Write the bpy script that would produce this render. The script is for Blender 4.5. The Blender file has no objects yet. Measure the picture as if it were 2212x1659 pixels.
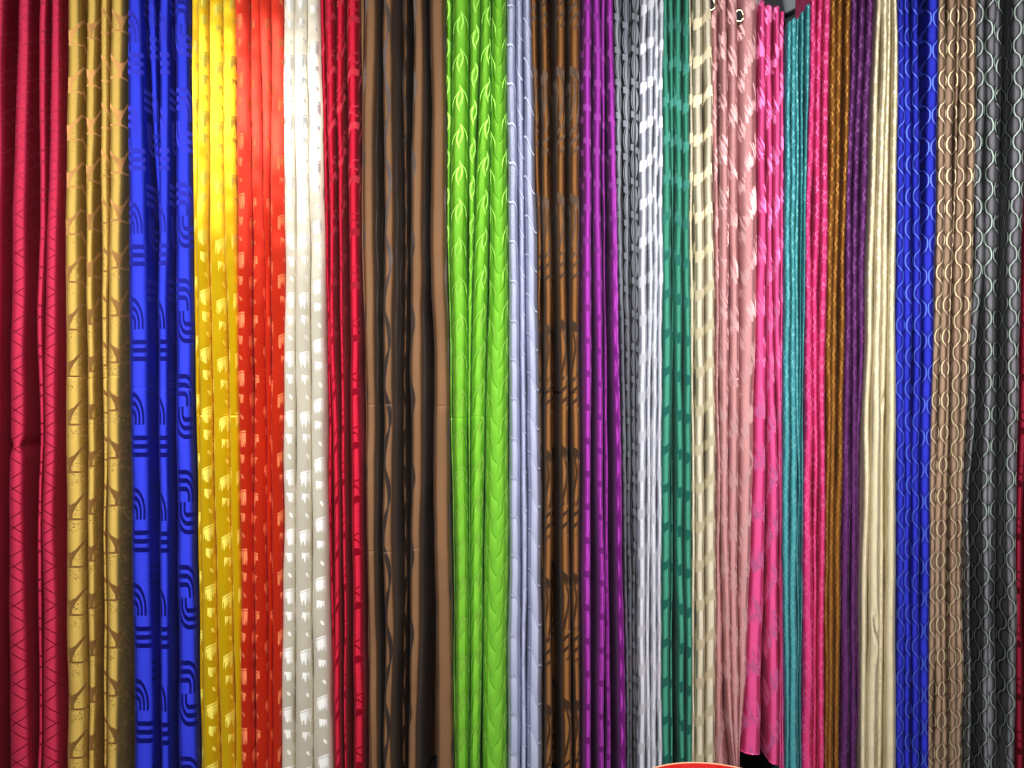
import bpy, math, random
import numpy as np

# ------------------------------------------------------------------ camera, light, exposure
SC = bpy.context.scene
PXM = 720.0                 # photo pixels (2212 wide) per metre on the front plane of the curtains (y = 0)
CAM_Z, CAM_D = 1.27, 2.4
def WX(px): return (px - 1106.0) / PXM
def WZ(py): return CAM_Z + (829.5 - py) / PXM

cam_d = bpy.data.cameras.new('camera'); cam = bpy.data.objects.new('camera', cam_d)
SC.collection.objects.link(cam); SC.camera = cam
cam.location = (0, -CAM_D, CAM_Z); cam.rotation_euler = (math.radians(90), 0, 0)
cam_d.sensor_width = 36.0; cam_d.lens = 36.0 * CAM_D / (2212 / PXM)
cam_d.clip_start = 0.05; cam_d.clip_end = 100

W = bpy.data.worlds.new('World'); SC.world = W; W.use_nodes = True
bg = W.node_tree.nodes['Background']
bg.inputs[0].default_value = (0.92, 0.95, 1.0, 1); bg.inputs[1].default_value = 0.03

def area_lamp(name, loc, target, sx, sy, power, col=(1, 0.97, 0.93)):
    d = bpy.data.lights.new(name, 'AREA'); d.shape = 'RECTANGLE'; d.size = sx; d.size_y = sy
    d.energy = power; d.color = col
    o = bpy.data.objects.new(name, d); SC.collection.objects.link(o); o.location = loc
    import mathutils
    v = mathutils.Vector(target) - mathutils.Vector(loc)
    o.rotation_euler = v.to_track_quat('-Z', 'Y').to_euler()
    return o
# the shop's light: a row of ceiling panels along the display, above and behind the camera, fanned a little outwards
for lx in (-3.3, -2.2, -1.1, 0.0, 1.1, 2.2, 3.3):
    area_lamp('ceiling_lamp', (lx, -2.5, 3.0), (lx * 0.60, 0, 1.25), 1.0, 0.4, 9.8).data.spread = math.radians(76)
# added unseen lamp behind the curtains, pointing up to brighten the strip of ceiling
area_lamp('ceiling_fill', (0.9, 0.62, 1.9), (0.9, 0.62, 2.6), 1.2, 0.2, 5)

SC.view_settings.view_transform = 'Standard'; SC.view_settings.look = 'None'
SC.view_settings.exposure = 0.0; SC.view_settings.gamma = 1.0
SC.view_settings.use_curve_mapping = False
SC.cycles.max_bounces = 6; SC.cycles.diffuse_bounces = 4; SC.cycles.glossy_bounces = 3
SC.cycles.sample_clamp_indirect = 4.0

COL = SC.collection
def tag(o, label=None, cat=None, group=None, kind=None):
    if label: o['label'] = label
    if cat: o['category'] = cat
    if group: o['group'] = group
    if kind: o['kind'] = kind
    return o
def lin(c):
    r = []
    for x in c:
        x /= 255.0
        r.append(x / 12.92 if x <= 0.04045 else ((x + 0.055) / 1.055) ** 2.4)
    return (r[0], r[1], r[2], 1.0)

# ------------------------------------------------------------------ node expressions
class G:
    """one material's node tree; E wraps a socket (or a number) with arithmetic"""
    cur = None
class E:
    def __init__(s, x): s.x = x
    def __add__(a, b): return mth('ADD', a, b)
    __radd__ = lambda a, b: mth('ADD', b, a)
    def __sub__(a, b): return mth('SUBTRACT', a, b)
    __rsub__ = lambda a, b: mth('SUBTRACT', b, a)
    def __mul__(a, b): return mth('MULTIPLY', a, b)
    __rmul__ = lambda a, b: mth('MULTIPLY', b, a)
    def __truediv__(a, b): return mth('DIVIDE', a, b)
    __rtruediv__ = lambda a, b: mth('DIVIDE', b, a)
    def __neg__(a): return mth('MULTIPLY', a, -1.0)
    def __pow__(a, b): return mth('POWER', a, b)
def put(sock, v):
    if isinstance(v, E): v = v.x
    if isinstance(v, (int, float)): sock.default_value = float(v)
    else: G.cur.links.new(v, sock)
def mth(op, *a):
    n = G.cur.nodes.new('ShaderNodeMath'); n.operation = op
    for i, v in enumerate(a): put(n.inputs[i], v)
    return E(n.outputs[0])
def frac(a): return mth('FRACT', a)
def flr(a): return mth('FLOOR', a)
def ab(a): return mth('ABSOLUTE', a)
def sin(a): return mth('SINE', a)
def cos(a): return mth('COSINE', a)
def mn(a, b): return mth('MINIMUM', a, b)
def mx(a, b): return mth('MAXIMUM', a, b)
def tanh(a): return mth('TANH', a)
def sqrt(a): return mth('SQRT', a)
def expo(a): return mth('EXPONENT', a)
def sst(x, lo, hi):
    """smoothstep rising from lo to hi (falls when lo > hi)"""
    n = G.cur.nodes.new('ShaderNodeMapRange'); n.interpolation_type = 'SMOOTHSTEP'
    if isinstance(lo, (int, float)) and isinstance(hi, (int, float)) and lo > hi:
        put(n.inputs[0], x); n.inputs[1].default_value = hi; n.inputs[2].default_value = lo
        n.inputs[3].default_value = 1.0; n.inputs[4].default_value = 0.0
    else:
        put(n.inputs[0], x); put(n.inputs[1], lo); put(n.inputs[2], hi)
    return E(n.outputs[0])
def xyz(a, b, c=0.0):
    n = G.cur.nodes.new('ShaderNodeCombineXYZ')
    put(n.inputs[0], a); put(n.inputs[1], b); put(n.inputs[2], c)
    return n.outputs[0]
def noise(u, v, det=2.0, seed=0.0):
    n = G.cur.nodes.new('ShaderNodeTexNoise'); n.inputs['Scale'].default_value = 1.0
    n.inputs['Detail'].default_value = det
    G.cur.links.new(xyz(u, v, seed), n.inputs['Vector'])
    return E(n.outputs[0])
def voro(u, v):
    n = G.cur.nodes.new('ShaderNodeTexVoronoi'); n.inputs['Scale'].default_value = 1.0
    G.cur.links.new(xyz(u, v, 0.0), n.inputs['Vector'])
    return E(n.outputs['Distance'])
def line(d, w, soft=0.0006): return sst(ab(d), w + soft, w - soft)
def per(x, p): return (frac(x / p + 0.5) - 0.5) * p          # signed distance to the nearest multiple of p
TAU = 2 * math.pi

# ------------------------------------------------------------------ woven patterns: mask 0 = ground weave, 1 = figure
def p_zigzag(u, v):
    p = 0.1176
    a = v + u * 0.62; b = v - u * 0.62
    m = mx(mx(line(per(a, p), 0.0016), line(per(a - 0.032, p), 0.0016)),
           mx(line(per(b, p), 0.0016), line(per(b - 0.034, p), 0.0016)))
    return m, None
def p_arches(u, v):
    V, Wd = 0.143, 0.084
    c = flr(u / Wd); t = frac(v / V + 0.47 * c)
    w = ab(frac(u / Wd) - 0.5) * 2.0
    yb = 0.20 + 0.46 * (w ** 1.15) - 0.10 * w * w
    th = 0.050 + 0.07 * sst(w, 0.45, 0.0)
    m = sst(ab(t - yb), th + 0.010, th - 0.010)
    stem = sst(w, 0.15, 0.11) * sst(t, 0.24, 0.20) * sst(t, 0.02, 0.04)
    bar = sst(ab(t - 0.03), 0.026, 0.016)
    m = mx(mx(m, stem), bar)
    z = mx(sst(t, 0.72, 0.80), sst(t - yb, -0.04, -0.08) * sst(t, 0.10, 0.14))
    dots = sst(voro(u * 190.0, v * 170.0), 0.38, 0.26) * sst(noise(u * 60.0, v * 60.0), 0.38, 0.50)
    return mx(m, dots * z * 0.75), None
def p_retro(u, v):
    V, Wd = 0.1435, 0.086
    c = flr(u / Wd); odd = frac(c * 0.5) * 2.0
    sgn = 1.0 - odd * 2.0
    x = (frac(u / Wd) - 0.5) * Wd * sgn
    row = flr(v / V + odd * 0.62); rs = 1.0 - 4.0 * frac(row * 0.5)
    x = x * rs
    y = (frac(v / V + odd * 0.62) - 0.5) * V * sgn * rs
    by = y + 0.052
    bx = mx(x + 0.002, 0.0) * 2.3
    d = sst(by, -0.0002, 0.0002) * sqrt(bx * bx + by * by) + sst(by, 0.0002, -0.0002) * bx
    k = frac((d - 0.012) / 0.0255)
    m = sst(ab(k - 0.29), 0.30, 0.265) * sst(d, 0.0115, 0.0125) * sst(d, 0.0785, 0.0775)
    return m, None
def p_drips(u, v):
    V, Wd = 0.178, 0.0520
    c = flr(u / Wd); x = frac(u / Wd)
    rnd = frac(sin(c * 12.9898) * 437.585); r2 = frac(sin(c * 4.17) * 91.3)
    t = 1.0 - frac(v / V + 0.5 * frac(c * 0.5) * 2.0 + rnd * 0.9)      # grows downwards
    jag = sst(noise(u * 190.0, c * 7.3, 1.0), 0.34, 0.64)
    sl = (x - 0.5) * (0.02 + 0.10 * r2)
    dome = 0.16 * (ab(x - 0.45) ** 2.0)
    ta = t + sl - dome
    a = sst(ta, 0.03, 0.038) * sst(t - (0.17 + jag * 0.13), 0.010, -0.010) * sst(x, 0.12, 0.16) * sst(x, 0.84, 0.80)
    a = a * (1.0 - sst(ab(ta - 0.068), 0.008, 0.004))
    b = sst(t - sl * 0.5, 0.42, 0.428) * sst(t - (0.46 + jag * 0.12), 0.010, -0.010) * sst(x, 0.26, 0.30) * sst(x, 0.76, 0.72)
    e = ((x - 0.60 - (t - 0.8) * 1.6) * 10.0) ** 2.0 + ((t - 0.80) * 22.0) ** 2.0
    return mx(mx(a, b), sst(e, 1.0, 0.7) * 0.8), None
def p_slash(u, v):
    V, Wd = 0.160, 0.058
    c = flr(u / Wd); x = frac(u / Wd)
    t = frac(v / V + frac(sin(c * 4.1) * 9.0) - x * 0.42 - 0.10 * sin(x * 5.0))
    a = sst(t, 0.0, 0.014) * sst(t, 0.15, 0.13)
    s2 = sst(ab(t - 0.30 - 0.05 * sin(x * 7.0)), 0.022, 0.014)
    s3 = sst(ab(t - 0.37 - 0.09 * x), 0.018, 0.010)
    s4 = sst(ab(t - 0.74 + 0.10 * x), 0.030, 0.020)
    fine = sst(ab(frac(t * 30.0) - 0.5), 0.2, 0.1) * sst(t, 0.20, 0.22) * sst(t, 0.27, 0.25)
    return mx(mx(a, s2), s3), None
def p_wave(u, v):
    Wd, V = 0.073, 0.235
    c = flr(u / Wd); ph = frac(sin(c * 7.77) * 91.7)
    x = (frac(u / Wd) - 0.5) * Wd
    s = sin(v * (TAU / V) + ph * TAU)
    cen = 0.009 * s
    wd = 0.0026 + 0.0046 * ab(cos(v * (TAU / V) + ph * TAU + 0.9))
    return sst(ab(x - cen) - wd, 0.0012, -0.0012) * 0.9, None
def p_vine(u, v):
    V, Wd = 0.113, 0.076
    c = flr(u / Wd); ph = frac(c * 0.37)
    x = (frac(u / Wd + 0.5) - 0.5) * Wd
    vv = v + ph * V
    st = 0.0085 * sin(vv * (TAU / V))
    d = x - st
    stem = line(d, 0.0026) 
    ad = ab(d)
    side = sst(d, -0.0005, 0.0005)
    y = vv + 0.080 * ((ad / 0.038) ** 0.85) + side * V * 0.5
    t = frac(y / V)
    edge = sst(t, 0.0, 0.012) * sst(t, 0.075, 0.055)
    dark = sst(t, 0.93, 0.97)
    return mx(stem, edge * sst(ad, 0.044, 0.016)), (0.35 + 0.65 * t * t) * (1.0 - sst(t, 0.86, 0.90) * sst(t, 0.998, 0.98))
def p_leaf(u, v):
    V = 0.118
    y = v + 1.25 * u + 0.010 * sin(u * 150.0)
    t = frac(y / V)
    l = sst(t, 0.0, 0.010) * sst(t, 0.045, 0.030)
    t2 = frac((v - 0.9 * u) / 0.31 + 0.2)
    return l, (0.45 + 0.55 * t) * (1.0 - sst(t, 0.92, 0.95) * 0.8)
def p_swoosh(u, v):
    V, Wd = 0.38, 0.064
    c = flr(u / Wd); x = frac(u / Wd)
    t = 1.0 - frac(v / V + x * 0.10 + frac(c * 0.5) * 0.10 + 0.12)
    solid = sst(t, 0.0, 0.010) * sst(t + noise(u * 190.0, 3.0, 1.0) * 0.16, 0.20, 0.15)
    bend = x + 1.5 * (ab(t - 0.20) ** 1.3)
    st = sst(ab(frac(bend * 3.6) - 0.5), 0.22, 0.14) * sst(t, 0.08, 0.12) * sst(t, 0.50, 0.42)
    dg = sst(ab(frac((v - u * 0.9) / 0.034) - 0.5), 0.20, 0.15) * sst(t, 0.42, 0.48) * sst(t, 0.72, 0.66)
    fine = sst(ab(frac((v - u * 0.9) / 0.010 + noise(u * 40., v * 40.) * 1.2) - 0.5), 0.26, 0.1) * 0.25 * sst(t, 0.60, 0.66)
    return mx(mx(solid, st), dg), None
def p_bows(u, v, out=1.0):
    V, Wd = 0.100, 0.043
    c = flr(u / Wd); x = (frac(u / Wd) - 0.5) * 2.0
    t = frac(v / V + frac(sin(c * 3.13) * 43.7) * 0.55 + 0.05 * x)
    w = 0.34 + 0.52 * sin(t * math.pi)
    body = sst(ab(x) - w, 0.04, -0.04)
    strand = sst(ab(frac(x / w * 1.6 + 0.25) - 0.5), 0.30, 0.42)
    tie = sst(ab(frac(t + 0.5) - 0.5), 0.105, 0.090)
    tl = sst(ab(frac(t * 21.0 + x * 0.9) - 0.5), 0.04, 0.16)
    if out > 0.5:                                   # the ground shows inside each bundle
        m = mx((1.0 - body) * 0.8, mx(body * strand * 0.6, tie * (0.5 + 0.5 * tl)))
    else:
        m = mx(body * (1.0 - strand * 0.8), tie * (0.4 + 0.6 * tl) * sst(ab(x), 0.90, 0.82))
    return m, None
def p_bands(u, v, hooks=1.0):
    V, Wd = 0.1165, 0.052
    c = flr(u / Wd); x = frac(u / Wd)
    t = frac(v / V - x * 0.20 + frac(sin(c * 5.13) * 17.3) * 0.30 + 0.03 * sin(x * 6.0))
    m = sst(t, 0.0, 0.012) * sst(t - 0.04 * sin(x * 9.0), 0.27, 0.255)
    hook = sst(ab(x - 0.80 - 0.12 * sin(t * TAU)), 0.055, 0.04) * sst(t, 0.30, 0.34) * sst(t, 0.9, 0.8) * frac(c * 0.5) * (2.0 * hooks)
    return mx(m, hook), None
def p_fringe(u, v):
    V, Wd = 0.155, 0.070
    c = flr(u / Wd); x = frac(u / Wd)
    vv = v / V + frac(sin(c * 3.7) * 5.1)
    s = frac(vv - 0.55 * x - 0.16 * sin(x * 4.0))
    hair = noise(u * 135.0 + v * 62.0, v * 9.0 - u * 8.0, 1.0)
    thr = 0.17 + 0.44 * sst(hair, 0.42, 0.64)
    low = 0.14 * sst(hair, 0.60, 0.40)
    body = sst(s - thr, 0.015, -0.015) * sst(s - low, -0.01, 0.02)
    return body * 0.9, None
def p_trellis(u, v):
    V, Wd = 0.083, 0.046
    c = flr(u / Wd); odd = frac(c * 0.5) * 2.0
    x = (frac(u / Wd) - 0.5) * Wd
    t = v / V + odd * 0.5
    g = 0.0060 * tanh(sin(t * TAU) * 2.6) + 0.0034 * sin(t * TAU * 3.0)
    l = line(ab(x) - 0.0115 - g, 0.0013, 0.0006)
    ft = frac(t)
    dots = sst(voro(u * 190.0, v * 140.0), 0.40, 0.28) * sst(ab(ft - 0.5), 0.17, 0.11) * sst(ab(x), 0.013, 0.009)
    return mx(l, dots), None
def p_ogee(u, v):
    V, Wd = 0.0965, 0.052
    x = (frac(u / Wd) - 0.5)
    cv = cos(v * (TAU / V))
    curve = 0.25 + 0.205 * tanh(cv * 1.35) * 1.08 + 0.018 * sin(v * (TAU / V) * 6.0) * sst(ab(cv), 0.85, 0.5)
    l = sst(ab(ab(x) - curve) * Wd, 0.0023, 0.0013)
    yv = per(v, V)
    yv2 = per(v + V * 0.5, V)
    x2 = ab(x) - 0.5
    b1 = (x * Wd / 0.0150) ** 2.0 + (yv / 0.028) ** 2.0
    b2 = (x2 * Wd / 0.0150) ** 2.0 + (yv2 / 0.028) ** 2.0
    blob = sst(mn(b1, b2), 1.5, 0.2)
    return l, blob

# ------------------------------------------------------------------ satin material
def satin(name, pat, ground, figure, g_vert=True, third=None, rough=(0.50, 0.68), metal=(0.70, 0.50),
          su=1.0, sv=1.0, off=0.0, aniso=1.0, fan=None):
    """ground / figure: colours of the two weaves.  g_vert: the ground floats lie across the cloth, so its
    sheen is drawn out up and down; the figure's floats run the other way."""
    m = bpy.data.materials.new(name); m.use_nodes = True
    nt = m.node_tree; G.cur = nt
    b = nt.nodes['Principled BSDF']
    uv = nt.nodes.new('ShaderNodeUVMap'); uv.uv_map = 'UVMap'
    sp = nt.nodes.new('ShaderNodeSeparateXYZ'); nt.links.new(uv.outputs[0], sp.inputs[0])
    u0, v0 = E(sp.outputs[0]), E(sp.outputs[1])
    u = u0 * su + off; v = v0 * sv + off * 0.7
    # the weave is never ruled: a slow drift of a few millimetres
    u = u + (noise(u0 * 6.0, v0 * 6.0, 1.0, off) - 0.5) * 0.006
    v = v + (noise(u0 * 5.0, v0 * 5.0, 1.0, off + 9.0) - 0.5) * 0.008
    if pat is None: mask, extra = E(0.0), None
    else: mask, extra = pat(u, v)
    def mixc(f, a, c):
        n = nt.nodes.new('ShaderNodeMix'); n.data_type = 'RGBA'
        put(n.inputs[0], f)
        for s, val in ((n.inputs[6], a), (n.inputs[7], c)):
            if isinstance(val, tuple): s.default_value = val
            else: nt.links.new(val, s)
        return n.outputs[2]
    gc = lin(ground)
    if third is not None and extra is not None: gc = mixc(extra, lin(ground), lin(third))
    colr = mixc(mask, gc, lin(figure))
    # thread tone: fine streaks along the threads and a faint mottling
    tone = 0.94 + 0.03 * noise(u0 * 500.0, v0 * 200.0, 1.0) + 0.10 * noise(u0 * 14.0, v0 * 7.0, 2.0) - 0.02
    vm = nt.nodes.new('ShaderNodeVectorMath'); vm.operation = 'SCALE'
    nt.links.new(colr, vm.inputs[0]); put(vm.inputs[3], tone)
    nt.links.new(vm.outputs[0], b.inputs['Base Color'])
    put(b.inputs['Roughness'], mask * (rough[1] - rough[0]) + rough[0] + (noise(u0 * 14., v0 * 7., 2.0) - 0.5) * 0.08)
    put(b.inputs['Metallic'], mask * (metal[1] - metal[0]) + metal[0])
    if fan is None:
        b.inputs['Anisotropic'].default_value = aniso
        put(b.inputs['Anisotropic Rotation'], mask * 0.25 if g_vert else 0.25 - mask * 0.25)
    else:                                           # a thin raised thread: about as bright whichever way it is seen
        put(b.inputs['Anisotropic'], mask * (fan - aniso) + aniso)
    nt.links.new(xyz(0.0, 0.0, 1.0), b.inputs['Tangent'])
    b.inputs['Sheen Weight'].default_value = 0.06
    bp = nt.nodes.new('ShaderNodeBump'); bp.inputs['Strength'].default_value = 0.05; bp.inputs['Distance'].default_value = 0.0015
    put(bp.inputs['Height'], noise(u0 * 500.0, v0 * 500.0, 0.0) * 0.03 + noise(u0 * 12.0, v0 * 5.0, 1.0) * 0.5 - mask * (0.15 if fan is None else 0.0))
    nt.links.new(bp.outputs[0], b.inputs['Normal'])
    return m
def plain(name, col, rough=0.6, metal=0.0, var=0.12, scale=9.0):
    m = bpy.data.materials.new(name); m.use_nodes = True
    nt = m.node_tree; G.cur = nt; b = nt.nodes['Principled BSDF']
    tc = nt.nodes.new('ShaderNodeTexCoord')
    n = nt.nodes.new('ShaderNodeTexNoise'); n.inputs['Scale'].default_value = scale; n.inputs['Detail'].default_value = 5
    nt.links.new(tc.outputs['Object'], n.inputs['Vector'])
    vm = nt.nodes.new('ShaderNodeVectorMath'); vm.operation = 'SCALE'; vm.inputs[0].default_value = lin(col)[:3]
    put(vm.inputs[3], E(n.outputs[0]) * (2 * var) + (1 - var)); nt.links.new(vm.outputs[0], b.inputs['Base Color'])
    put(b.inputs['Roughness'], E(n.outputs[0]) * 0.12 + (rough - 0.06)); b.inputs['Metallic'].default_value = metal
    return m

# ------------------------------------------------------------------ the place behind the display
def mesh_obj(name, verts, faces, mat, parent=None, smooth=False):
    me = bpy.data.meshes.new(name); me.from_pydata(verts, [], faces)
    if smooth: me.polygons.foreach_set('use_smooth', [True] * len(me.polygons))
    me.materials.append(mat); me.update()
    o = bpy.data.objects.new(name, me); COL.objects.link(o)
    if parent: o.parent = parent
    return o
def box(x0, x1, y0, y1, z0, z1):
    v = [(x, y, z) for z in (z0, z1) for y in (y0, y1) for x in (x0, x1)]
    f = [(0, 2, 3, 1), (4, 5, 7, 6), (0, 1, 5, 4), (2, 6, 7, 3), (0, 4, 6, 2), (1, 3, 7, 5)]
    return v, f
def tube(pts, r, seg=12):
    pts = [np.array(p, float) for p in pts]; V, F = [], []
    for i, p in enumerate(pts):
        t = pts[min(i + 1, len(pts) - 1)] - pts[max(i - 1, 0)]; t /= np.linalg.norm(t)
        a = np.cross(t, (0, 0, 1.0) if abs(t[2]) < 0.9 else (1.0, 0, 0)); a /= np.linalg.norm(a); b = np.cross(t, a)
        for k in range(seg):
            th = TAU * k / seg; V.append(tuple(p + r * (math.cos(th) * a + math.sin(th) * b)))
    n = len(pts)
    for i in range(n - 1):
        for k in range(seg):
            F.append((i * seg + k, i * seg + (k + 1) % seg, (i + 1) * seg + (k + 1) % seg, (i + 1) * seg + k))
    F.append(tuple(range(seg))[::-1]); F.append(tuple((n - 1) * seg + k for k in range(seg)))
    return V, F
def lathe(prof, seg=72):
    V, F = [], []
    for r, z in prof:
        for k in range(seg): V.append((r * math.cos(TAU * k / seg), r * math.sin(TAU * k / seg), z))
    for i in range(len(prof) - 1):
        for k in range(seg):
            F.append((i * seg + k, i * seg + (k + 1) % seg, (i + 1) * seg + (k + 1) % seg, (i + 1) * seg + k))
    return V, F

M_wall = plain('dark_wall_paint', (52, 50, 54), 0.8)
M_floor = plain('dark_floor', (58, 50, 48), 0.5)
M_ceil = plain('ceiling_board', (150, 158, 165), 0.7)
M_beam = plain('dark_beam_paint', (48, 50, 55), 0.5)
M_steel = plain('steel', (190, 192, 196), 0.25, 1.0)
v, f = box(-2.6, 2.6, 0.95, 1.03, 0.0, 2.72); tag(mesh_obj('back_wall', v, f, M_wall), kind='structure')
v, f = box(-2.6, 2.6, -1.0, 0.95, -0.05, 0.0); tag(mesh_obj('floor', v, f, M_floor), kind='structure')
v, f = box(-2.6, 2.6, 0.12, 0.945, 2.62, 2.66); ceil = tag(mesh_obj('ceiling', v, f, M_ceil), kind='structure')
for x0, x1 in ((0.80, 1.14), (1.24, 0.80)):
    a = np.array((x0, 0.13, 2.60)); b = np.array((x1, 0.94, 2.60)); d = (b - a) / np.linalg.norm(b - a); s = np.array((d[1], -d[0], 0)) * 0.03
    q = [a - s, a + s, b + s, b - s]
    vv = [tuple(p + np.array((0, 0, dz))) for dz in (0.0, 0.016) for p in q]
    mesh_obj('beam', vv, [(3, 2, 1, 0), (4, 5, 6, 7), (0, 1, 5, 4), (1, 2, 6, 5), (2, 3, 7, 6), (3, 0, 4, 7)], M_beam, ceil)

# ------------------------------------------------------------------ curtains
KY = (0, 553, 1106, 1659)
def build_curtain(name, label, lobes, mat, seed, tile=0.0, keys=KY, top=(-112, -112), bot=(1734, 1734), creases=(), pinches=(),
                  wob=1.0, zig=0.0, nexp=2.5, front=0.0, trench=1.0, bulge=0.76, shrink=2.0, dents=(), group=None):
    """lobes: per fold its left and right edge at each key height, read off the photograph, then an optional set-back.
    The folds become one continuous pleated cloth."""
    R = np.random.RandomState(seed)
    zt = max(WZ(top[0]), WZ(top[1])); zb = min(WZ(bot[0]), WZ(bot[1]))
    rows = list(np.arange(zb, zt, 0.0085)) + [zt]
    for py, amp in creases:
        zc = WZ(py); rows += [zc + k * 0.0016 for k in range(-4, 5)]
    for py, i, fct, s in pinches:
        zc = WZ(py); rows += [zc + k * 0.004 for k in range(-6, 7)]
    z = np.array(sorted(r for r in rows if zb <= r <= zt)); n = len(z)
    py = 829.5 - (z - CAM_Z) * PXM
    def smoothed(vals):
        y = np.interp(py, keys, vals)
        k = np.exp(-0.5 * (np.arange(-18, 19) / 8.0) ** 2); k /= k.sum()
        return np.convolve(np.pad(y, 18, mode='reflect', reflect_type='odd'), k, 'valid')
    def wave(amp, lo, hi, k=4):
        y = np.zeros(n)
        for _ in range(k):
            L = R.uniform(lo, hi); y += np.sin(z * TAU / L + R.uniform(0, TAU)) * amp * R.uniform(0.4, 1.0) / math.sqrt(k)
        return y
    nl = len(lobes); NS, NG = 15, 5
    th = np.linspace(0, math.pi, NS)
    cx_ = -np.sign(np.cos(th)) * np.abs(np.cos(th)) ** (2 / nexp); dd = np.sin(th) ** (2 / nexp)
    edges = []
    for L in lobes:
        l = smoothed([(tile + p[0]) / 3.0 for p in L[:len(keys)]]); r = smoothed([(tile + p[1]) / 3.0 for p in L[:len(keys)]])
        rec = L[len(keys)] if len(L) > len(keys) else 0.0
        rec = smoothed(rec) if isinstance(rec, (list, tuple)) else np.full(n, rec)
        s = wave(1.3 * wob, 0.35, 1.3) + wave(0.3 * wob, 0.12, 0.3)
        w2 = wave(1.0 * wob, 0.25, 0.9)
        edges.append([WX(l + s - w2 * 0.5), WX(r + s + w2 * 0.5), rec])
    for i in range(nl - 1):                                    # folds touch, they do not run through each other
        over = edges[i][1] - edges[i + 1][0]
        fix = np.where(over > 0, over / 2, 0); edges[i][1] -= fix; edges[i + 1][0] += fix
    for i in range(nl - 1):                                    # the lit front of a fold is narrower than the fold
        gap = edges[i + 1][0] - edges[i][1]
        sh = np.clip(gap * PXM / 8.0, 0, 1) * shrink / PXM
        edges[i][1] = edges[i][1] - sh; edges[i + 1][0] = edges[i + 1][0] + sh
    cols_x, cols_y, cols_u = [], [], []
    ucur = 0.0; pend = None
    for i, (l, r, rec) in enumerate(edges):
        hw = np.maximum((r - l) / 2, 0.0016); cx = (l + r) / 2
        for (py0, li, fct, sg) in pinches:
            if li == i: hw = hw * (1 - (1 - fct) * np.exp(-((py - py0) / sg) ** 2))
        D = np.clip(hw * 2 * bulge, 0.006, 0.036)
        f0 = front + rec + R.uniform(-0.006, 0.008) + wave(0.0045 * wob, 0.3, 1.2) + wave(0.0003 * wob, 0.06, 0.16)
        for (py0, amp) in creases:
            py0 = py0 + R.uniform(-4, 4); amp = amp * R.choice([0.15, 0.45, 0.8])
            f0 = f0 + amp * np.exp(-((z - WZ(py0)) / 0.0028) ** 2) + amp * 0.5 * np.tanh((z - WZ(py0)) / 0.01) * np.exp(-((z - WZ(py0)) / 0.05) ** 2)
        x = cx[:, None] + hw[:, None] * cx_[None]; y = f0[:, None] + D[:, None] * (1 - dd[None])
        for (li, py0, s0, amp, sy, ss, slope) in dents:            # soft dents pressed into a fold
            if li == i:
                g = np.exp(-((py[:, None] - py0 - slope * cx_[None]) / sy) ** 2 - ((cx_[None] - s0) / ss) ** 2); y = y + amp * g
        ds = np.hypot(np.diff(x, axis=1), np.diff(y, axis=1)); arc = np.concatenate([np.zeros((n, 1)), np.cumsum(ds, axis=1)], axis=1)
        arc = arc - arc[:, [NS // 2]]
        half = float(np.median(arc[:, -1]))
        ucur += half
        u = ucur + arc; ucur += half
        if pend:
            ua, fr = pend
            for kk in range(NG): cols_u.append(ua * (1 - fr[kk]) + u[:, 0] * fr[kk])
            pend = None
        if i == 0:                                             # return of the cloth at the left edge
            for k in range(4, 0, -1):
                cols_x.append(x[:, 0] - 0.0030 * k); cols_y.append(y[:, 0] + 0.022 * k); cols_u.append(u[:, 0] - 0.022 * k)
        cols_x += list(x.T); cols_y += list(y.T); cols_u += list(u.T)
        if i < nl - 1:
            ln, rn, recn = edges[i + 1]
            gap = np.maximum(ln - (cx + hw), 0.0)
            dep = trench * np.clip(0.012 + 5.5 * gap, 0.0, 0.20) * np.clip(gap / 0.004, 0.15, 1)
            Dn = np.clip(np.maximum((rn - ln) / 2, 0.0016) * 2 * bulge, 0.006, 0.036)
            y1 = y[:, -1]; y2 = front + recn + Dn
            px_, py_ = [cx + hw], [y1]
            for k in range(1, NG + 1):
                t = k / (NG + 1.0)
                px_.append((cx + hw) * (1 - t) + ln * t)
                py_.append(y1 * (1 - t) + y2 * t + dep * (1 - (2 * t - 1) ** 2) ** 0.4)
            cols_x += px_[1:]; cols_y += py_[1:]
            px_.append(ln); py_.append(y2)
            sg = np.hypot(np.diff(np.array(px_), axis=0), np.diff(np.array(py_), axis=0)); ca = np.cumsum(sg, axis=0)
            pend = (u[:, -1], ca[:-1] / ca[-1])
            ucur += float(np.median(ca[-1]))
        else:
            for k in range(1, 5):
                cols_x.append(x[:, -1] + 0.0030 * k); cols_y.append(y[:, -1] + 0.022 * k); cols_u.append(u[:, -1] + 0.022 * k)
    X = np.array(cols_x).T; Y = np.array(cols_y).T; U = np.array(cols_u).T; m = X.shape[1]
    Z = np.repeat(z[:, None], m, axis=1)
    # sloping top and bottom edges
    fx = np.linspace(0, 1, m)[None]
    ztop = WZ(top[0]) * (1 - fx) + WZ(top[1]) * fx; zbot = WZ(bot[0]) * (1 - fx) + WZ(bot[1]) * fx
    if zig: ztop = ztop - np.clip(Y - front, 0, 0.06) * zig + 0.004
    Zc = np.clip(Z, zbot, ztop)
    keep_rows = np.arange(n)
    co = np.stack([X, Y, Zc], axis=-1).reshape(-1, 3)
    idx = np.arange(n * m).reshape(n, m)
    q = np.stack([idx[:-1, :-1], idx[:-1, 1:], idx[1:, 1:], idx[1:, :-1]], axis=-1).reshape(-1, 4)
    zq = Zc.reshape(-1)[q]; ok = (zq.max(1) - zq.min(1)) > 1e-6; q = q[ok]
    me = bpy.data.meshes.new(name); me.vertices.add(len(co)); me.vertices.foreach_set('co', co.ravel())
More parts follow.
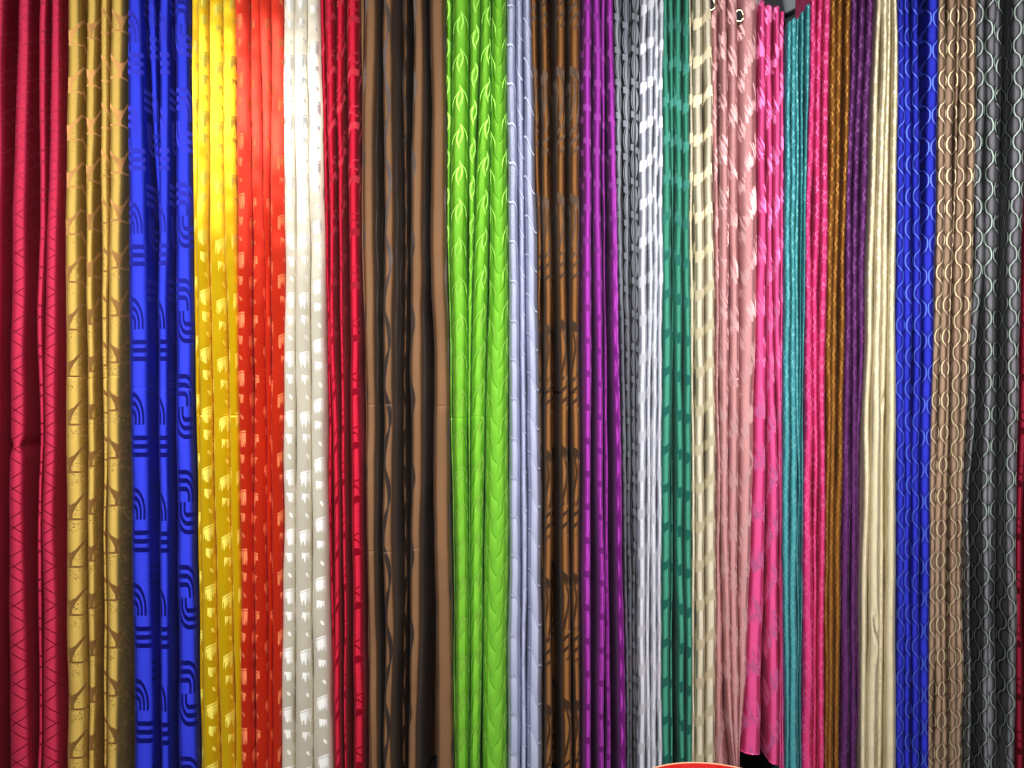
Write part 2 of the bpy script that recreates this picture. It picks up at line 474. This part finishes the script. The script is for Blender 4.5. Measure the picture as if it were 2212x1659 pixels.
    me.loops.add(q.size); me.loops.foreach_set('vertex_index', q.ravel().astype(np.int32))
    me.polygons.add(len(q)); me.polygons.foreach_set('loop_start', np.arange(0, q.size, 4, dtype=np.int32))
    me.polygons.foreach_set('loop_total', np.full(len(q), 4, np.int32))
    me.polygons.foreach_set('use_smooth', np.ones(len(q), bool))
    uvl = me.uv_layers.new(name='UVMap')
    uvs = np.stack([U.ravel()[q.ravel()], Zc.ravel()[q.ravel()]], axis=-1).astype(np.float32)
    uvl.data.foreach_set('uv', uvs.ravel())
    me.update(); me.validate(); me.materials.append(mat)
    o = bpy.data.objects.new(name, me); COL.objects.link(o)
    tag(o, label, 'curtain', group or 'curtains hanging side by side on the rail')
    return o

T1, T2, T3 = 1659.0, 3318.0, 4977.0
curt = {}
def C(key, *a, **k): curt[key] = build_curtain('curtain', *a, **k)

C('maroon', 'crimson curtain with thin crossing zigzag lines, beside the mustard gold one',
  [[(-90, 40), (-100, 14), (-110, -10), (-110, -20)], [(106, 196), (60, 166), (44, 148), (44, 184)],
   [(258, 312), (242, 282), (230, 252), (206, 234), [0, .004, .018, .03]], [(334, 398), (292, 374), (268, 352), (268, 380)]],
  satin('crimson_satin', p_zigzag, (204, 44, 82), (140, 14, 48), g_vert=True, metal=(.68, .6), rough=(.6, .62), aniso=.9), 1, creases=[(965, .004)],
  pinches=[(963, 1, .55, 14)], nexp=4.0, trench=1.4, shrink=0.5)
C('gold', 'mustard gold curtain with dark pointed arches and speckles',
  [[(425, 520), (404, 503), (410, 533), (418, 545)], [(546, 626), (547, 595), (551, 603), (551, 592), [0, .004, .010, .018]],
   [(638, 692), (640, 688), (630, 652), (624, 646), [0, .003, .03, .035]], [(699, 796), (690, 774), (675, 764), (680, 755)]],
  satin('gold_satin', p_arches, (214, 180, 90), (182, 134, 74), metal=(.68, .6), rough=(.6, .62), aniso=.9), 2, creases=[(815, .0025)], nexp=3.4, shrink=0.5, trench=1.3)
C('blue', 'royal blue curtain with retro rounded stripe bars, between gold and yellow',
  [[(814, 920), (814, 950), (836, 967), (852, 993)], [(940, 994), (974, 1000), (984, 1010), (1010, 1030), [.004, .06, .07, .07]],
   [(1034, 1108), (1022, 1093), (1028, 1093), (1048, 1102)], [(1126, 1224), (1124, 1240), (1132, 1248), (1148, 1280)]],
  satin('royal_blue_satin', p_retro, (52, 66, 226), (32, 36, 164), metal=(.82, .72), rough=(.6, .62), aniso=.9), 3, creases=[(835, .002)], nexp=3.6, shrink=0.5, trench=1.4)
C('yellow', 'bright yellow curtain with pale dripping brush marks',
  [[(1224, 1278), (1240, 1264), (1264, 1286), (1288, 1304), [.006, .012, .016, .016]], [(1278, 1338), (1264, 1338), (1286, 1372), (1304, 1412)],
   [(1338, 1430), (1338, 1448), (1372, 1480), (1414, 1506)], [(1430, 1518), (1450, 1528), (1482, 1548), (1508, 1566), [0, .004, .016, .02]]],
  satin('yellow_satin', p_drips, (244, 200, 14), (252, 236, 96), g_vert=False, metal=(.5, .4)), 4, creases=[(898, .002)])
C('orange', 'vivid orange red curtain with pale dripping brush marks',
  [[(1522, 1608), (1530, 1622), (1550, 1628), (1562, 1642)], [(1610, 1674), (1628, 1704), (1632, 1716), (1645, 1724)],
   [(1676, 1748), (1704, 1738), (1718, 1752), (1728, 1758), [0, .012, .016, .016]], [(1750, 1828), (1742, 1840), (1756, 1824), (1766, 1812)]],
  satin('orange_satin', p_drips, (230, 52, 24), (255, 138, 88), g_vert=False, off=0.31, metal=(.5, .4)), 5)
C('ivory', 'ivory white curtain with white dripping brush marks, between orange and red',
  [[(168, 240), (178, 250), (168, 246), (152, 244)], [(242, 322), (252, 346), (248, 352), (246, 364)], [(324, 404), (348, 438), (354, 452), (366, 494)]],
  satin('ivory_satin', p_drips, (232, 225, 206), (251, 251, 248), g_vert=False, off=0.77, metal=(.4, .45)), 6, tile=T1, bulge=0.75)
C('red', 'cherry red curtain with slanting leaf strokes, beside the wide brown one',
  [[(406, 434), (440, 466), (458, 484), (496, 510), [.008, .018, .022, .022]], [(441, 507), (474, 510), (498, 542), (514, 554)],
   [(513, 571), (532, 563), (554, 586), (568, 592), [0, .004, .006, .01]], [(578, 663), (596, 662), (610, 688), (626, 702)]],
  satin('red_satin', p_slash, (214, 26, 60), (172, 10, 42)), 7, tile=T1)
C('brown', 'wide brown curtain with grey wavy ribbons and deep dark folds',
  [[(666, 694), (676, 690), (712, 722), (716, 734), .02], [(692, 784), (692, 774), (716, 782), (732, 794)], [(818, 890), (822, 894), (818, 892), (826, 888)],
   [(905, 950), (915, 940), (912, 940), (900, 938), .14], [(1016, 1092), (992, 1086), (998, 1080), (982, 1044)], [(1122, 1226), (1132, 1236), (1150, 1262), (1164, 1286)]],
  satin('brown_satin', p_wave, (134, 98, 68), (70, 62, 62), metal=(.72, .6), rough=(.58, .62), aniso=.9), 8, tile=T1, creases=[(265, .0015), (876, .003), (1190, .003)],
  trench=1.4, nexp=3.2, wob=1.7, shrink=1.0)
C('green', 'lime green curtain with curling leaf vines',
  [[(1228, 1266), (1240, 1254), (1274, 1284), (1286, 1294), .014], [(1268, 1386), (1252, 1372), (1284, 1374), (1294, 1382)],
   [(1388, 1460), (1374, 1402), (1375, 1383), (1383, 1389), [0, .006, .016, .016]], [(1462, 1526), (1404, 1506), (1384, 1474), (1390, 1456)],
   [(1528, 1620), (1508, 1634), (1478, 1638), (1462, 1624)]],
  satin('green_satin', p_vine, (92, 172, 24), (166, 228, 92), third=(140, 214, 62), metal=(.6, .55)), 9, tile=T1, creases=[(900, .0025)])
C('lavender', 'pale lavender curtain with fine leaf vine lines, beside the lime green one',
  [[(-40, 22), (-22, 46), (-18, 60), (-34, 58)], [(22, 66), (47, 84), (62, 98), (60, 92), [0, .004, .006, .006]], [(68, 120), (86, 164), (100, 190), (95, 198)]],
  satin('lavender_satin', p_leaf, (150, 156, 194), (222, 228, 248), third=(196, 202, 232), off=0.2, metal=(.7, .5)), 10, tile=T2)
C('bronze_feather', 'dark bronze curtain with sweeping feather strokes, between lavender and violet',
  [[(120, 164), (168, 192), (190, 202), (196, 204), [.004, .024, .03, .03]], [(182, 229), (208, 257), (214, 263), (212, 263)],
   [(280, 345), (295, 352), (314, 375), (324, 395)], [(368, 438), (376, 434), (388, 438), (407, 442), [0, 0, .004, .014]]],
  satin('bronze_feather_satin', p_swoosh, (146, 98, 52), (84, 62, 46)), 11, tile=T2, creases=[(842, .002)], trench=1.25)
C('violet', 'violet purple curtain with tied bow strands',
  [[(470, 519), (464, 519), (467, 518), (466, 516)], [(527, 575), (533, 585), (552, 597), (556, 603)], [(581, 609), (593, 609), (605, 636), (609, 646), [.003, .006, .008, .008]],
   [(616, 657), (638, 688), (670, 714), (696, 742)]],
  satin('violet_satin', p_bows, (180, 60, 188), (136, 38, 144)), 12, tile=T2, trench=1.2)
C('grey_bows', 'dark grey curtain with silver tied bow strands, narrowing towards the floor',
  [[(660, 704), (692, 724), (732, 752), (750, 766)], [(706, 768), (726, 768), (754, 780), (768, 790)], [(770, 806), (770, 802), (782, 808), (792, 808)], [(808, 838), (804, 826), (809, 824), (810, 822)]],
  satin('grey_satin', lambda u, v: p_bows(u, v, 0.0), (46, 46, 52), (128, 133, 144), off=0.13), 13, tile=T2, front=0.02)
C('white', 'cool white curtain with slanting bands, between grey and teal',
  [[(836, 878), (826, 880), (818, 872), (820, 868)], [(880, 921), (882, 914), (873, 897), (870, 900), [0, .003, .006, .006]], [(922, 951), (916, 947), (898, 938), (902, 940)], [(953, 980), (948, 978), (940, 968), (942, 973)]],
  satin('white_satin', lambda u, v: p_bands(u, v, 0.0), (216, 220, 232), (214, 217, 228), off=0.41, metal=(.74, .35)), 14, tile=T2)
C('teal', 'deep teal green curtain with slanting bands and curls',
  [[(980, 1010), (978, 1046), (969, 1036), (974, 1026)], [(1012, 1050), (1047, 1056), (1038, 1050), (1028, 1056), [.002, .016, .02, .01]], [(1056, 1106), (1058, 1110), (1060, 1118), (1080, 1130)], [(1108, 1148), (1112, 1154), (1120, 1168), (1132, 1167)]],
  satin('teal_satin', p_bands, (66, 154, 130), (44, 126, 112)), 15, tile=T2, trench=1.2)
C('cream_bands', 'cream satin curtain with broad matt bands, between teal and dusty pink',
  [[(1150, 1168), (1156, 1182), (1169, 1192), (1168, 1190), .006], [(1169, 1240), (1184, 1256), (1193, 1256), (1192, 1256)], [(1242, 1300), (1258, 1322), (1258, 1336), (1258, 1332)]],
  satin('cream_satin', lambda u, v: p_bands(u, v, 0.0), (222, 214, 190), (217, 207, 174), off=0.63, metal=(.82, .35)), 16, tile=T2, nexp=2.6)
K5 = (0, 553, 1106, 1400, 1580, 1648)
C('dusty_pink', 'dusty pink curtain with feather fringes, gathered to a knot above the floor',
  [[(1302, 1346), (1324, 1344), (1337, 1352), (1334, 1376), (1332, 1398), (1332, 1438), [.02, .008, .006, .02, .03, .035]],
   [(1350, 1392), (1346, 1412), (1354, 1402), (1378, 1418), (1402, 1426), (1441, 1450)], [(1394, 1460), (1415, 1475), (1404, 1470), (1420, 1472), (1428, 1466), (1450, 1462)],
   [(1462, 1606), (1478, 1602), (1474, 1570), (1476, 1528), (1472, 1498), (1464, 1476)]],
  satin('dusty_pink_satin', p_fringe, (208, 148, 150), (228, 180, 182), metal=(.66, .35)), 17, tile=T2, keys=K5, bot=(1672, 1672), bulge=0.5, nexp=2.2)
C('hot_pink', 'hot pink curtain with feather fringes and slanting hem, beside the dusty pink knot',
  [[(1608, 1642), (1604, 1662), (1572, 1662), (1494, 1640), [.0, .006, .012, .014]], [(1644, 1700), (1664, 1692), (1667, 1740), (1664, 1738)], [(1702, 1742), (1694, 1742), (1742, 1748), (1740, 1752), [0, 0, .006, .006]], [(1744, 1772), (1744, 1766), (1749, 1755), (1754, 1776)]],
  satin('hot_pink_satin', p_fringe, (232, 82, 148), (246, 128, 192), off=0.37), 18, tile=T2, top=(-2, 26), bot=(1626, 1700), zig=0.5, bulge=0.55)
C('turquoise', 'narrow turquoise curtain with a fine curly trellis, hung lowest of all',
  [[(120, 150), (106, 146), (92, 142), (116, 134)], [(150, 192), (148, 182), (144, 198), (134, 200)], [(194, 216), (184, 214), (200, 214), (201, 210), .014], [(216, 244), (215, 228), (215, 224), (211, 216), [0, .004, .012, .012]], [(245, 274), (229, 242), (225, 234), (217, 222), [0, .006, .016, .016]]],
  satin('turquoise_satin', p_trellis, (70, 158, 166), (110, 190, 196), fan=.35, rough=(.5, .5)), 19, tile=T3, bulge=0.6, top=(56, 8), zig=0.6)
C('pink_trellis', 'rose pink curtain with a fine curly trellis, between turquoise and bronze',
  [[(278, 320), (244, 286), (236, 300), (222, 300)], [(322, 360), (288, 332), (302, 330), (302, 325), [0, 0, .01, .01]], [(362, 406), (334, 382), (331, 368), (326, 366)]],
  satin('rose_satin', p_trellis, (222, 58, 124), (240, 110, 168), fan=.35, rough=(.5, .5), off=0.2), 20, tile=T3, bulge=0.45, nexp=2.2)
C('bronze_trellis', 'golden bronze curtain with a fine curly trellis, between pink and plum',
  [[(408, 450), (385, 426), (372, 396), (366, 386)], [(452, 500), (428, 470), (398, 440), (388, 436)], [(502, 543), (472, 502), (442, 486), (438, 472), [0, 0, .008, .012]]],
  satin('bronze_satin', p_trellis, (136, 86, 28), (188, 134, 56), fan=.35, rough=(.5, .5), off=0.4), 21, tile=T3, bulge=0.45, nexp=2.2)
C('plum', 'dark plum purple curtain with a fine curly trellis',
  [[(545, 590), (504, 546), (487, 546), (472, 536)], [(592, 640), (548, 590), (548, 590), (538, 576)], [(642, 700), (592, 646), (592, 618), (578, 600), [.004, .01, .022, .022]]],
  satin('plum_satin', p_trellis, (88, 34, 96), (118, 62, 128), fan=.35, rough=(.5, .5), off=0.6), 22, tile=T3, bulge=0.45, nexp=2.2)
C('cream_trellis', 'creamy white satin curtain with a soft crumple low down, beside the plum one',
  [[(706, 742), (652, 692), (617, 660), (600, 638)], [(744, 784), (692, 742), (661, 735), (639, 716)], [(785, 812), (744, 786), (737, 770), (718, 760), [0, 0, .008, .008]], [(814, 846), (788, 836), (772, 836), (762, 840)]],
  satin('cream_trellis_satin', p_trellis, (228, 216, 180), (236, 226, 198), fan=.35, rough=(.5, .5), off=0.8, metal=(.7, .6)), 23, tile=T3, bulge=0.45, nexp=2.2,
  dents=[(1, 1345, .15, .008, 26, .6, 24), (1, 1390, .5, -.004, 26, .5, 18), (2, 870, 0., .006, 12, .7, -14)])
C('cobalt', 'cobalt blue curtain with pale honeycomb net lines',
  [[(850, 890), (836, 886), (840, 890), (842, 890)], [(892, 931), (888, 946), (893, 935), (893, 935)], [(933, 982), (948, 1000), (938, 985), (938, 986)], [(1026, 1110), (1003, 1082), (988, 1046), (988, 1040)]],
  satin('cobalt_satin', p_ogee, (26, 24, 146), (78, 112, 242), fan=.35, rough=(.5, .5), third=(38, 48, 200)), 24, tile=T3, bulge=0.27, nexp=2.3)
C('taupe', 'taupe brown curtain with cream honeycomb net lines',
  [[(1112, 1162), (1090, 1142), (1047, 1087), (1042, 1086)], [(1164, 1231), (1144, 1200), (1089, 1141), (1089, 1139)], [(1233, 1263), (1202, 1215), (1143, 1186), (1142, 1187), [.002, .008, .016, .016]], [(1265, 1313), (1217, 1286), (1188, 1238), (1190, 1236)], [(1315, 1362), (1288, 1346), (1242, 1284), (1240, 1294), [0, 0, .012, .016]]],
  satin('taupe_satin', p_ogee, (116, 88, 72), (226, 212, 172), fan=.35, rough=(.5, .5), third=(164, 136, 114), off=0.05), 25, tile=T3, bulge=0.27, nexp=2.3)
C('charcoal', 'charcoal grey curtain with silver green honeycomb net lines',
  [[(1366, 1420), (1348, 1406), (1290, 1316), (1302, 1332)], [(1425, 1496), (1410, 1486), (1390, 1442), (1392, 1434)], [(1502, 1588), (1492, 1550), (1452, 1536), (1446, 1548), .045], [(1594, 1684), (1554, 1652), (1546, 1612), (1556, 1606)]],
  satin('charcoal_satin', p_ogee, (58, 56, 62), (170, 188, 180), fan=.35, rough=(.5, .5), third=(122, 122, 130), off=0.11), 26, tile=T3, bulge=0.27, nexp=2.3, trench=1.2)
C('claret', 'dark claret red curtain at the end of the row, beside the charcoal one',
  [[(1722, 1770), (1658, 1716), (1616, 1668), (1610, 1664)], [(1772, 1830), (1718, 1800), (1670, 1760), (1666, 1760)]],
  satin('claret_satin', p_slash, (140, 16, 44), (100, 8, 30), off=0.3), 27, tile=T3)

# ------------------------------------------------------------------ eyelets, knot tail, rail, tub
M_brass = plain('eyelet_metal', (205, 190, 160), 0.16, 1.0, 0.05)
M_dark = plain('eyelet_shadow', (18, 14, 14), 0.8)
def torus(R, r, seg=40, ns=12):
    V, F = [], []
    for i in range(seg):
        a = TAU * i / seg
        for k in range(ns):
            b = TAU * k / ns; V.append(((R + r * math.cos(b)) * math.cos(a), r * math.sin(b) * 0.6, (R + r * math.cos(b)) * math.sin(a)))
    for i in range(seg):
        for k in range(ns):
            F.append((i * ns + k, i * ns + (k + 1) % ns, ((i + 1) % seg) * ns + (k + 1) % ns, ((i + 1) % seg) * ns + k))
    return V, F
for px, py, yy in ((1597, 33, 0.003), (1538, 4, 0.016)):
    v, f = torus(0.0150, 0.0048); e = mesh_obj('eyelet', v, f, M_brass, curt['dusty_pink'], True)
    e.location = (WX(px), yy, WZ(py)); e.scale = (0.85, 1, 1.15)
    v, f = lathe([(0.0002, 0.0), (0.0135, 0.0)], 32); h = mesh_obj('eyelet_shade_disc', [(a, c, b) for a, b, c in v], f, M_dark, e)  # solid dark disc: the shade inside the ring painted as colour
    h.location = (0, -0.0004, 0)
# the loose tail below the knot
v, f = lathe([(0.0065, 0.012), (0.0085, 0.004), (0.006, -0.004), (0.009, -0.016), (0.014, -0.034), (0.016, -0.05), (0.0135, -0.052)], 20)
v = [(x * (1 + 0.12 * math.sin(5 * math.atan2(y, x))) , y, z) for x, y, z in v]
t = mesh_obj('knot_tail', v, f, curt['dusty_pink'].data.materials[0], curt['dusty_pink'], True); t.location = (WX(1590), 0.004, WZ(1652))

v, f = tube([(-2.5, 0.05, 2.565), (2.5, 0.05, 2.565)], 0.0125, 16)
tag(mesh_obj('curtain_rail', v, f, M_steel, None, True), 'steel curtain rail running above all the curtains', 'rail')

M_red = plain('glossy_red_plastic', (206, 10, 16), 0.18, 0.0, 0.05)
M_rim = plain('pale_rim', (244, 190, 150), 0.35, 0.0, 0.05)
tub = bpy.data.objects.new('round_tub', None); COL.objects.link(tub); tub.location = (WX(1523) * 2.06 / 2.4, -0.44, 0.0); tub.scale = (1, 1, 1.075)
tag(tub, 'glossy red round tub with a pale line round its rim, standing before the curtains', 'tub')
v, f = lathe([(0.0005, 0.0), (0.185, 0.0), (0.190, 0.006), (0.222, 0.190)]); mesh_obj('body', v, f, M_red, tub, True)
v, f = lathe([(0.224, 0.188), (0.236, 0.191), (0.240, 0.199), (0.2395, 0.209), (0.235, 0.2155), (0.229, 0.218), (0.222, 0.2165), (0.21, 0.212), (0.0005, 0.208)], 96)
mesh_obj('lid', v, f, M_red, tub, True)
v, f = lathe([(0.2265, 0.2172), (0.2280, 0.2192), (0.2300, 0.2192), (0.2315, 0.2170)], 96); mesh_obj('rim_line', v, f, M_rim, tub, True)
